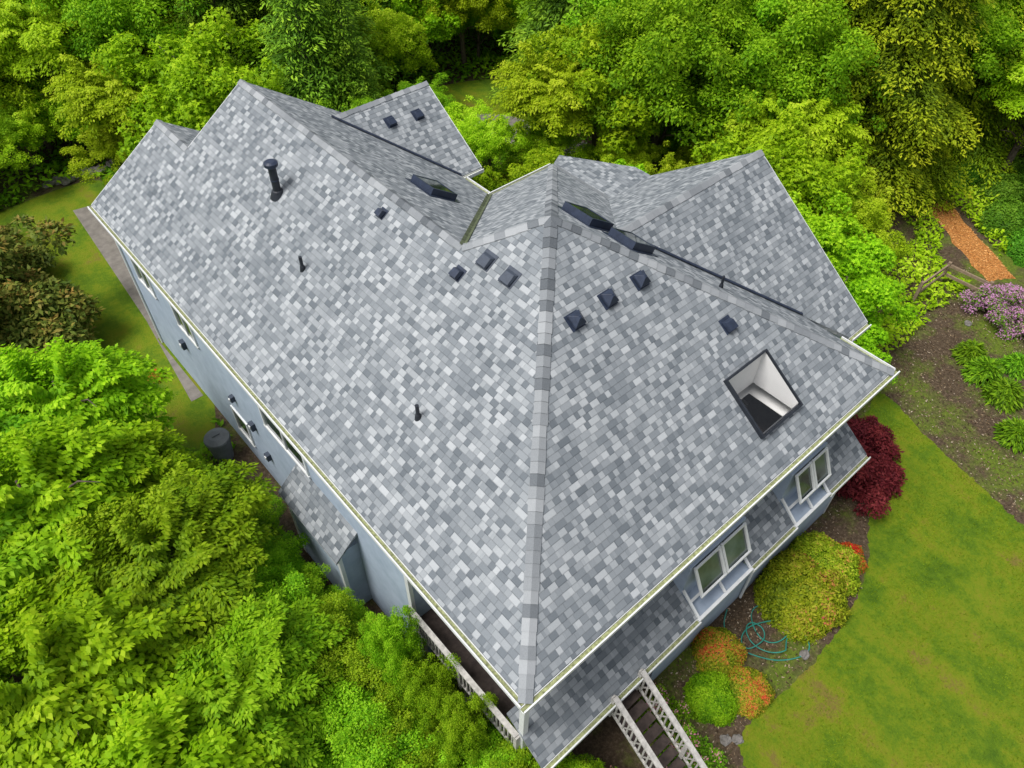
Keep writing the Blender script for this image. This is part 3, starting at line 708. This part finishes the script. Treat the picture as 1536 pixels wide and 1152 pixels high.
for i,(x,y) in enumerate(US):
    k=i%4; me=(yel,broad,yel,maple)[k][i%2]
    tree('understory_shrub',me,tr_b[i%2],x,y,float(g.uniform(.45,.75)),'bushy green undergrowth shrub between woodland trees','shrub','understory shrubs of the woodland',sz=float(g.uniform(.45,.65)))
def bush_mesh(name,seed,r,h,n,ls,mat,cr=.16,nc=90):
    return crown(name,seed,r,h,h*.35,nc,n,ls,cr,mat,'kite',-.2,.5,.45)
bA=dome('shrub_leaves',81,1.0,1.0,28000,.075,L_SHR); bO=dome('red_tip_leaves',82,.7,.7,15000,.065,L_ORA); bG=dome('clipped_leaves',85,.9,.85,20000,.07,L_GREEN)
bH=dome('hedge_leaves',89,.9,.85,16000,.08,L_HEDGE); bF=dome('blossom_leaves',90,.7,.7,9000,.08,L_REDF)
bR=bush_mesh('red_maple_leaves',83,.95,.6,22000,.09,L_RED,.22,90); bRh=bush_mesh('rhododendron_leaves',84,2.3,2.6,28000,.19,L_RHO,.45,110)
bL=bush_mesh('lilac_leaves',86,1.3,1.2,15000,.11,L_LIL,.28,80); bRo=bush_mesh('rose_leaves',87,.7,.7,9000,.09,L_ROSE,.22,50); bW=bush_mesh('woodland_leaves',88,.9,.8,20000,.08,L_SHR,.2,120)
stem=trunk('shrub_stem',91,.6,.06,.5,.3,5)
def bush(name,me,x,y,s,label,cat='shrub',group=None,sz=None,z=GZ): return tree(name,me,stem,x,y,s,label,cat,group,None,sz,z)
for x,y,s in ((9.5,-1.5,1.25),(10.7,-1.4,1.05)): bush('rounded_shrub',bA,x,y,s,'rounded yellow-green shrub with reddish tips in a mulch bed','shrub','rounded shrubs along the house')
for x,y,s,z in ((6.4,-1.0,.98,1.05),(6.15,-2.15,.92,.85)): bush('rounded_shrub',bO,x,y,s,'low clipped shrub with orange-red new leaf tips','shrub','small clipped shrubs in the mulch bed',z)
bush('rounded_shrub',bG,5.3,-1.65,.76,'small green clipped shrub in mulch bed','shrub','small clipped shrubs in the mulch bed')
bush('red_tip_shrub',bF,11.65,-1.75,.75,'small shrub covered in red blossoms by the lawn')
bush('pink_flower_shrub',bRo,8.55,-1.9,.45,'small shrub with pink blossoms in the mulch bed')
bush('japanese_maple',bR,14.5,-.1,1.35,'low dark red Japanese maple at lawn edge','small tree')
bush('japanese_maple',bR,15.7,.5,.95,'low dark red Japanese maple at lawn edge','small tree')
bush('red_flower_shrub',bF,-.8,18.9,.45,'small shrub with red blossoms beside the wall')
for x,y,s,z in ((-.35,.55,.8,2.6),(.75,-.75,.8,1.9),(3.6,-2.1,.8,.9),(3.8,-1.0,.7,1.2),(1.4,-1.6,.8,1.2),(.1,-.4,.7,2.4)): bush('rose_bush',bRo,x,y,s,'tall rose bush with pink blossoms by deck','rose bush','rose bushes by the deck',z)
bush('rhododendron',bRh,-3.9,23.6,1.15,'large dark green rhododendron with reddish tips by the lawn'); bush('rhododendron',bRh,-4.6,27.5,1.0,'large dark green rhododendron with reddish tips by the lawn')
bush('lilac_shrub',bL,25.8,0.2,.85,'lilac shrub in pink purple bloom'); bush('lilac_shrub',bL,26.0,-1.0,.75,'lilac shrub in pink purple bloom')
for x,y,s in ((34,4.2,1.3),(32,2.9,1.35),(31.0,1.2,1.3),(33,1.4,1.4),(35.5,3.3,1.3),(36,5.2,1.3),(34,6.0,1.2)): bush('clipped_hedge',bH,x,y,s,'low dark green clipped hedge by mulch path','hedge','clipped hedges near the path')
for x,y,s in ((14.2,17.6,1.2),(15.4,17.2,1.3),(16.2,18.8,1.2),(14.8,16.3,1.2),(17.3,19.6,1.0),(13.2,16.3,1.1)): bush('woodland_shrub',bW,x,y,s,'yellow-orange tinged shrub behind the house','shrub','shrubs behind the house')
gg=np.random.default_rng(9)
n=1100; az=gg.uniform(0,6.28,n); tl=gg.uniform(.05,1,n)
c=np.stack([np.cos(az)*.34*tl,np.sin(az)*.34*tl,.05+.36*(1-tl**2)+gg.uniform(-.05,.08,n)],1); dv=np.stack([np.cos(az)*.7,np.sin(az)*.7,.9-1.3*tl],1)+gg.normal(size=(n,3))*.35
nnv=np.stack([np.cos(az)*.5*tl,np.sin(az)*.5*tl,np.ones(n)],1)+gg.normal(size=(n,3))*.4
clump=leaf_mesh('blade_clump',c,nnv,gg.uniform(.12,.22,n),gg.random(n),L_GRS,gg,'kite',.26,dv)
for x,y,s in ((22.7,.0,1.4),(22.1,-.8,1.6),(21.6,-1.8,1.6),(20.1,-2.9,1.5),(20.7,-3.4,1.3),(23.4,-1.4,1.3)):
    o=bpy.data.objects.new('daylily_clump',clump); o.location=(x,y,GZ); o.rotation_euler=(0,0,x*7); o.scale=(s,s,s); COL.objects.link(o); tag(o,'low rounded green daylily clump in a dirt bed','plant','daylily clumps in the dirt bed')
def inpoly(px,py,poly):
    c=np.zeros(len(px),bool); j=len(poly)-1
    for i in range(len(poly)):
        xi,yi=poly[i];xj,yj=poly[j]
        k=((yi>py)!=(yj>py))&(px<(xj-xi)*(py-yi)/(yj-yi+1e-12)+xi); c^=k; j=i
    return c
POB=[(32.2,5.8),(30.4,6.0),(27.4,1.6),(28.9,.8)]
def cover(name,n,x0,x1,y0,y1,ls,hh,mat,seed,dens=None):
    g=np.random.default_rng(seed); x=g.uniform(x0,x1,n); y=g.uniform(y0,y1,n)
    bad=inpoly(x,y,lawnR)|inpoly(x,y,lawnL)|inpoly(x,y,lawnB)
    bad|=(x>-.2)&(x<13)&(y>-.6)&(y<13.2); bad|=(x>0)&(x<11)&(y>12)&(y<20.8); bad|=(x>12)&(x<15)&(y>2)&(y<11.2)
    f=np.sin(x*.9+1.3*np.sin(y*.7))*np.cos(y*.8+np.sin(x*.5))
    if dens is not None: bad|=f<dens
    bad|=inpoly(x,y,POB)
    x=x[~bad];y=y[~bad];f=f[~bad];m=len(x)
    z=GZ+.02+hh*(.5+.5*np.clip(f,-1,1))*g.random(m)**.7
    P=np.stack([x,y,z],1); nn=np.array([0,0,1.])+g.normal(size=(m,3))*.5
    me=leaf_mesh(name,P,nn,ls*g.uniform(.6,1.3,m),.25+.25*f+.5*g.random(m),mat,g,'kite',.5)
    o=bpy.data.objects.new(name,me); COL.objects.link(o); tag(o,'low leafy undergrowth covering the woodland floor','undergrowth'); o['kind']='stuff'; return o
cover('undergrowth',120000,-12,46,14,60,.30,1.2,L_GREEN,1)
cover('undergrowth',60000,16,45,2,18,.20,.6,L_YEL,2,-.2)
cover('undergrowth',60000,-12,-.6,-1,34,.18,.6,L_GREEN,3)
def litter(n,x0,x1,y0,y1,seed,mat,poly=None,name='leaf_litter',label='dry leaves and bark chips on the beds'):
    g=np.random.default_rng(seed); x=g.uniform(x0,x1,n);y=g.uniform(y0,y1,n)
    k=~inpoly(x,y,lawnR)&~((x<12.7)&(y>-.35)); 
    k&= inpoly(x,y,poly) if poly is not None else ~inpoly(x,y,POB)
    x=x[k];y=y[k];m=len(x)
    me=leaf_mesh(name,np.stack([x,y,np.full(m,GZ+.02)+.02*g.random(m)],1),np.array([0,0,1.])+g.normal(size=(m,3))*.4,g.uniform(.03,.09,m),g.random(m),mat,g,'kite',.5)
    o=bpy.data.objects.new(name,me); COL.objects.link(o); tag(o,label,'mulch'); o['kind']='stuff'
litter(26000,4,28,-7,3,6,M_LIT)
litter(16000,27,34,.5,7.5,8,M_CHIP,pathO,'wood_chips','bright orange wood chips covering the path')
def turf(n,poly,x0,x1,y0,y1,seed):
    g=np.random.default_rng(seed); x=g.uniform(x0,x1,n);y=g.uniform(y0,y1,n);k=inpoly(x,y,poly)
    f=np.sin(x*1.3+2*np.sin(y*.6))*np.sin(y*1.1+np.sin(x)); k&=g.random(n)<(.6+.5*f)
    x=x[k];y=y[k];f=f[k];m=len(x)
    P=np.stack([x,y,np.full(m,GZ+.012)],1)
    me=leaf_mesh('grass_blades',P,g.normal(size=(m,3)),g.uniform(.04,.08,m),.3+.2*f+.5*g.random(m),L_TURF,g,'kite',.25,g.normal(size=(m,3))*.5+np.array([0,0,1.]))
    o=bpy.data.objects.new('grass',me); COL.objects.link(o); tag(o,'short mossy lawn grass','grass'); o['kind']='stuff'
turf(90000,lawnR,4,21,-9,1.6,4)
def rock(x,y,s,seed,label,group):
    g=np.random.default_rng(seed)
    import bmesh
    bm=bmesh.new(); bmesh.ops.create_icosphere(bm,subdivisions=3,radius=s)
    k=g.normal(size=(5,3))
    for v in bm.verts:
        d=v.co.normalized(); f=1+sum(.10*math.sin(2.2*d.dot(Vector(q))*2+i) for i,q in enumerate(k)); v.co=Vector((v.co.x*f*1.15,v.co.y*f,v.co.z*f*.7))
    me=bpy.data.meshes.new('rock'); bm.to_mesh(me); bm.free(); me.materials.append(M_ROCK)
    o=bpy.data.objects.new('garden_rock',me); o.location=(x,y,GZ+s*.3); COL.objects.link(o); tag(o,label,'rock',group)
for i,(x,y,s) in enumerate([(20.4,20.2,.55),(21.3,20.6,.6),(20.9,19.5,.5),(21.9,19.9,.45),(19.9,20.9,.35)]): rock(x,y,s,i,'gray boulder in planting behind the house','boulders behind the house')
for i in range(9): rock(.6+i*.42,33.9+.12*math.sin(i*2)-.05*i,.2+.06*((i*7)%3),20+i,'small pale stone edging the lawn','stones edging the lawn')
for i,(x,y) in enumerate([(5.0,-2.75),(4.75,-2.55),(8.2,-2.6),(24.5,.9)]): rock(x,y,.12,40+i,'small gray stone in mulch bed','stones in the bed')
fn=empty('wooden_fence',(24,3,GZ),'low weathered split rail wooden fence','fence')
for q in ((24,3),(26,2.9),(26.1,1.2)):
    mb=MB(); mb.box((q[0]-.06-24,q[1]-.06-3,0),(q[0]+.06-24,q[1]+.06-3,1.1),M_WOOD); mb.make('post',fn)
for z in (.5,.95):
    mb=MB(); mb.beam((0,0,z),(2,-.1,z),.06,.12,M_WOOD); mb.make('rail',fn)
    mb=MB(); mb.beam((2,-.1,z+.01),(2.1,-1.8,z+.01),.06,.12,M_WOOD); mb.make('rail',fn)
pts=[]
for i in range(150):
    t=i/150*17; r=.38+.10*math.sin(t*.9)+.05*math.sin(t*2.3)
    pts.append((7.9+.35*math.sin(t*.4)+r*math.cos(t)*1.25,-1.5+.25*math.cos(t*.55)+r*math.sin(t),GZ+.05+.03*math.sin(t*3.1)+.0006*i))
def cr(a,b,c,d,t): return tuple(.5*((2*b[k])+(-a[k]+c[k])*t+(2*a[k]-5*b[k]+4*c[k]-d[k])*t*t+(-a[k]+3*b[k]-3*c[k]+d[k])*t**3) for k in range(3))
ext=[pts[-1],(8.3,-2.0,GZ+.04),(8.6,-2.4,GZ+.04),(8.2,-2.6,GZ+.04),(7.4,-2.1,GZ+.04),(6.9,-1.1,GZ+.04),(7.2,-.6,GZ+.05),(7.5,-.4,GZ+.3)]
for i in range(len(ext)-1):
    a=ext[max(i-1,0)];b=ext[i];c=ext[i+1];d=ext[min(i+2,len(ext)-1)]
    for t in np.linspace(0.1,1,8): pts.append(cr(a,b,c,d,t))
mb=MB(); mb.tube(pts,[.018]*len(pts),M_HOSE,6); o=mb.make('garden_hose',smooth=True); tag(o,'tangled green garden hose lying on mulch','hose')
be=empty('trash_can',(-.6,14.0,GZ),'round gray trash can beside the house wall','trash can')
mb=MB(); mb.tube([(0,0,0),(0,0,.05),(0,0,.95)],[.27,.30,.38],M_BIN,20); mb.tube([(0,0,.95),(0,0,1.0)],[.41,.41],M_BIN,20); mb.make('body',be)
mb=MB(); mb.tube([(0,0,1.0),(0,0,1.06),(0,0,1.14)],[.42,.40,.22],M_BIN,20); mb.beam((-.12,0,1.16),(.12,0,1.16),.05,.05,M_BIN); mb.make('lid',be)
# ------------------------------------------------------------------ LIGHT / WORLD / CAMERA
wd_=bpy.data.worlds.new('World'); sc.world=wd_; wd_.use_nodes=True
nt=wd_.node_tree; bg=nt.nodes['Background']
sky=nt.nodes.new('ShaderNodeTexSky'); sky.sky_type='NISHITA'; sky.sun_disc=False
EL=62; AZM=-75
sky.sun_elevation=rad(EL); sky.sun_rotation=rad(AZM); sky.air_density=1.0; sky.dust_density=3.0
hs=nt.nodes.new('ShaderNodeHueSaturation'); hs.inputs['Saturation'].default_value=.30
nt.links.new(sky.outputs[0],hs.inputs['Color']); nt.links.new(hs.outputs[0],bg.inputs[0]); bg.inputs[1].default_value=.15
sd=bpy.data.lights.new('sun','SUN'); sd.energy=3.1; sd.angle=rad(26); sd.color=(1,.98,.95)
so=bpy.data.objects.new('sun',sd); COL.objects.link(so)
dirv=Vector((math.sin(rad(AZM))*math.cos(rad(EL)),math.cos(rad(AZM))*math.cos(rad(EL)),math.sin(rad(EL))))
so.rotation_euler=dirv.to_track_quat('Z','Y').to_euler()
cxp,cyp,czp,a,t,r,f=-3.7554,-3.6489,14.4799,0.7340,0.8304,0.0165,1147.2
F=Vector((math.sin(a)*math.cos(t),math.cos(a)*math.cos(t),-math.sin(t)))
R0=Vector((math.cos(a),-math.sin(a),0));U0=R0.cross(F)
R=R0*math.cos(r)+U0*math.sin(r);U=-R0*math.sin(r)+U0*math.cos(r)
cd=bpy.data.cameras.new('camera'); co=bpy.data.objects.new('camera',cd); COL.objects.link(co)
Mx=Matrix((R,U,-F)).transposed().to_4x4(); Mx.translation=Vector((cxp,cyp,czp)); co.matrix_world=Mx
cd.sensor_width=36; cd.lens=f/1536*36; cd.clip_end=1000; cd.clip_start=.1
sc.camera=co
sc.view_settings.view_transform='Standard'; sc.view_settings.look='None'; sc.view_settings.exposure=0
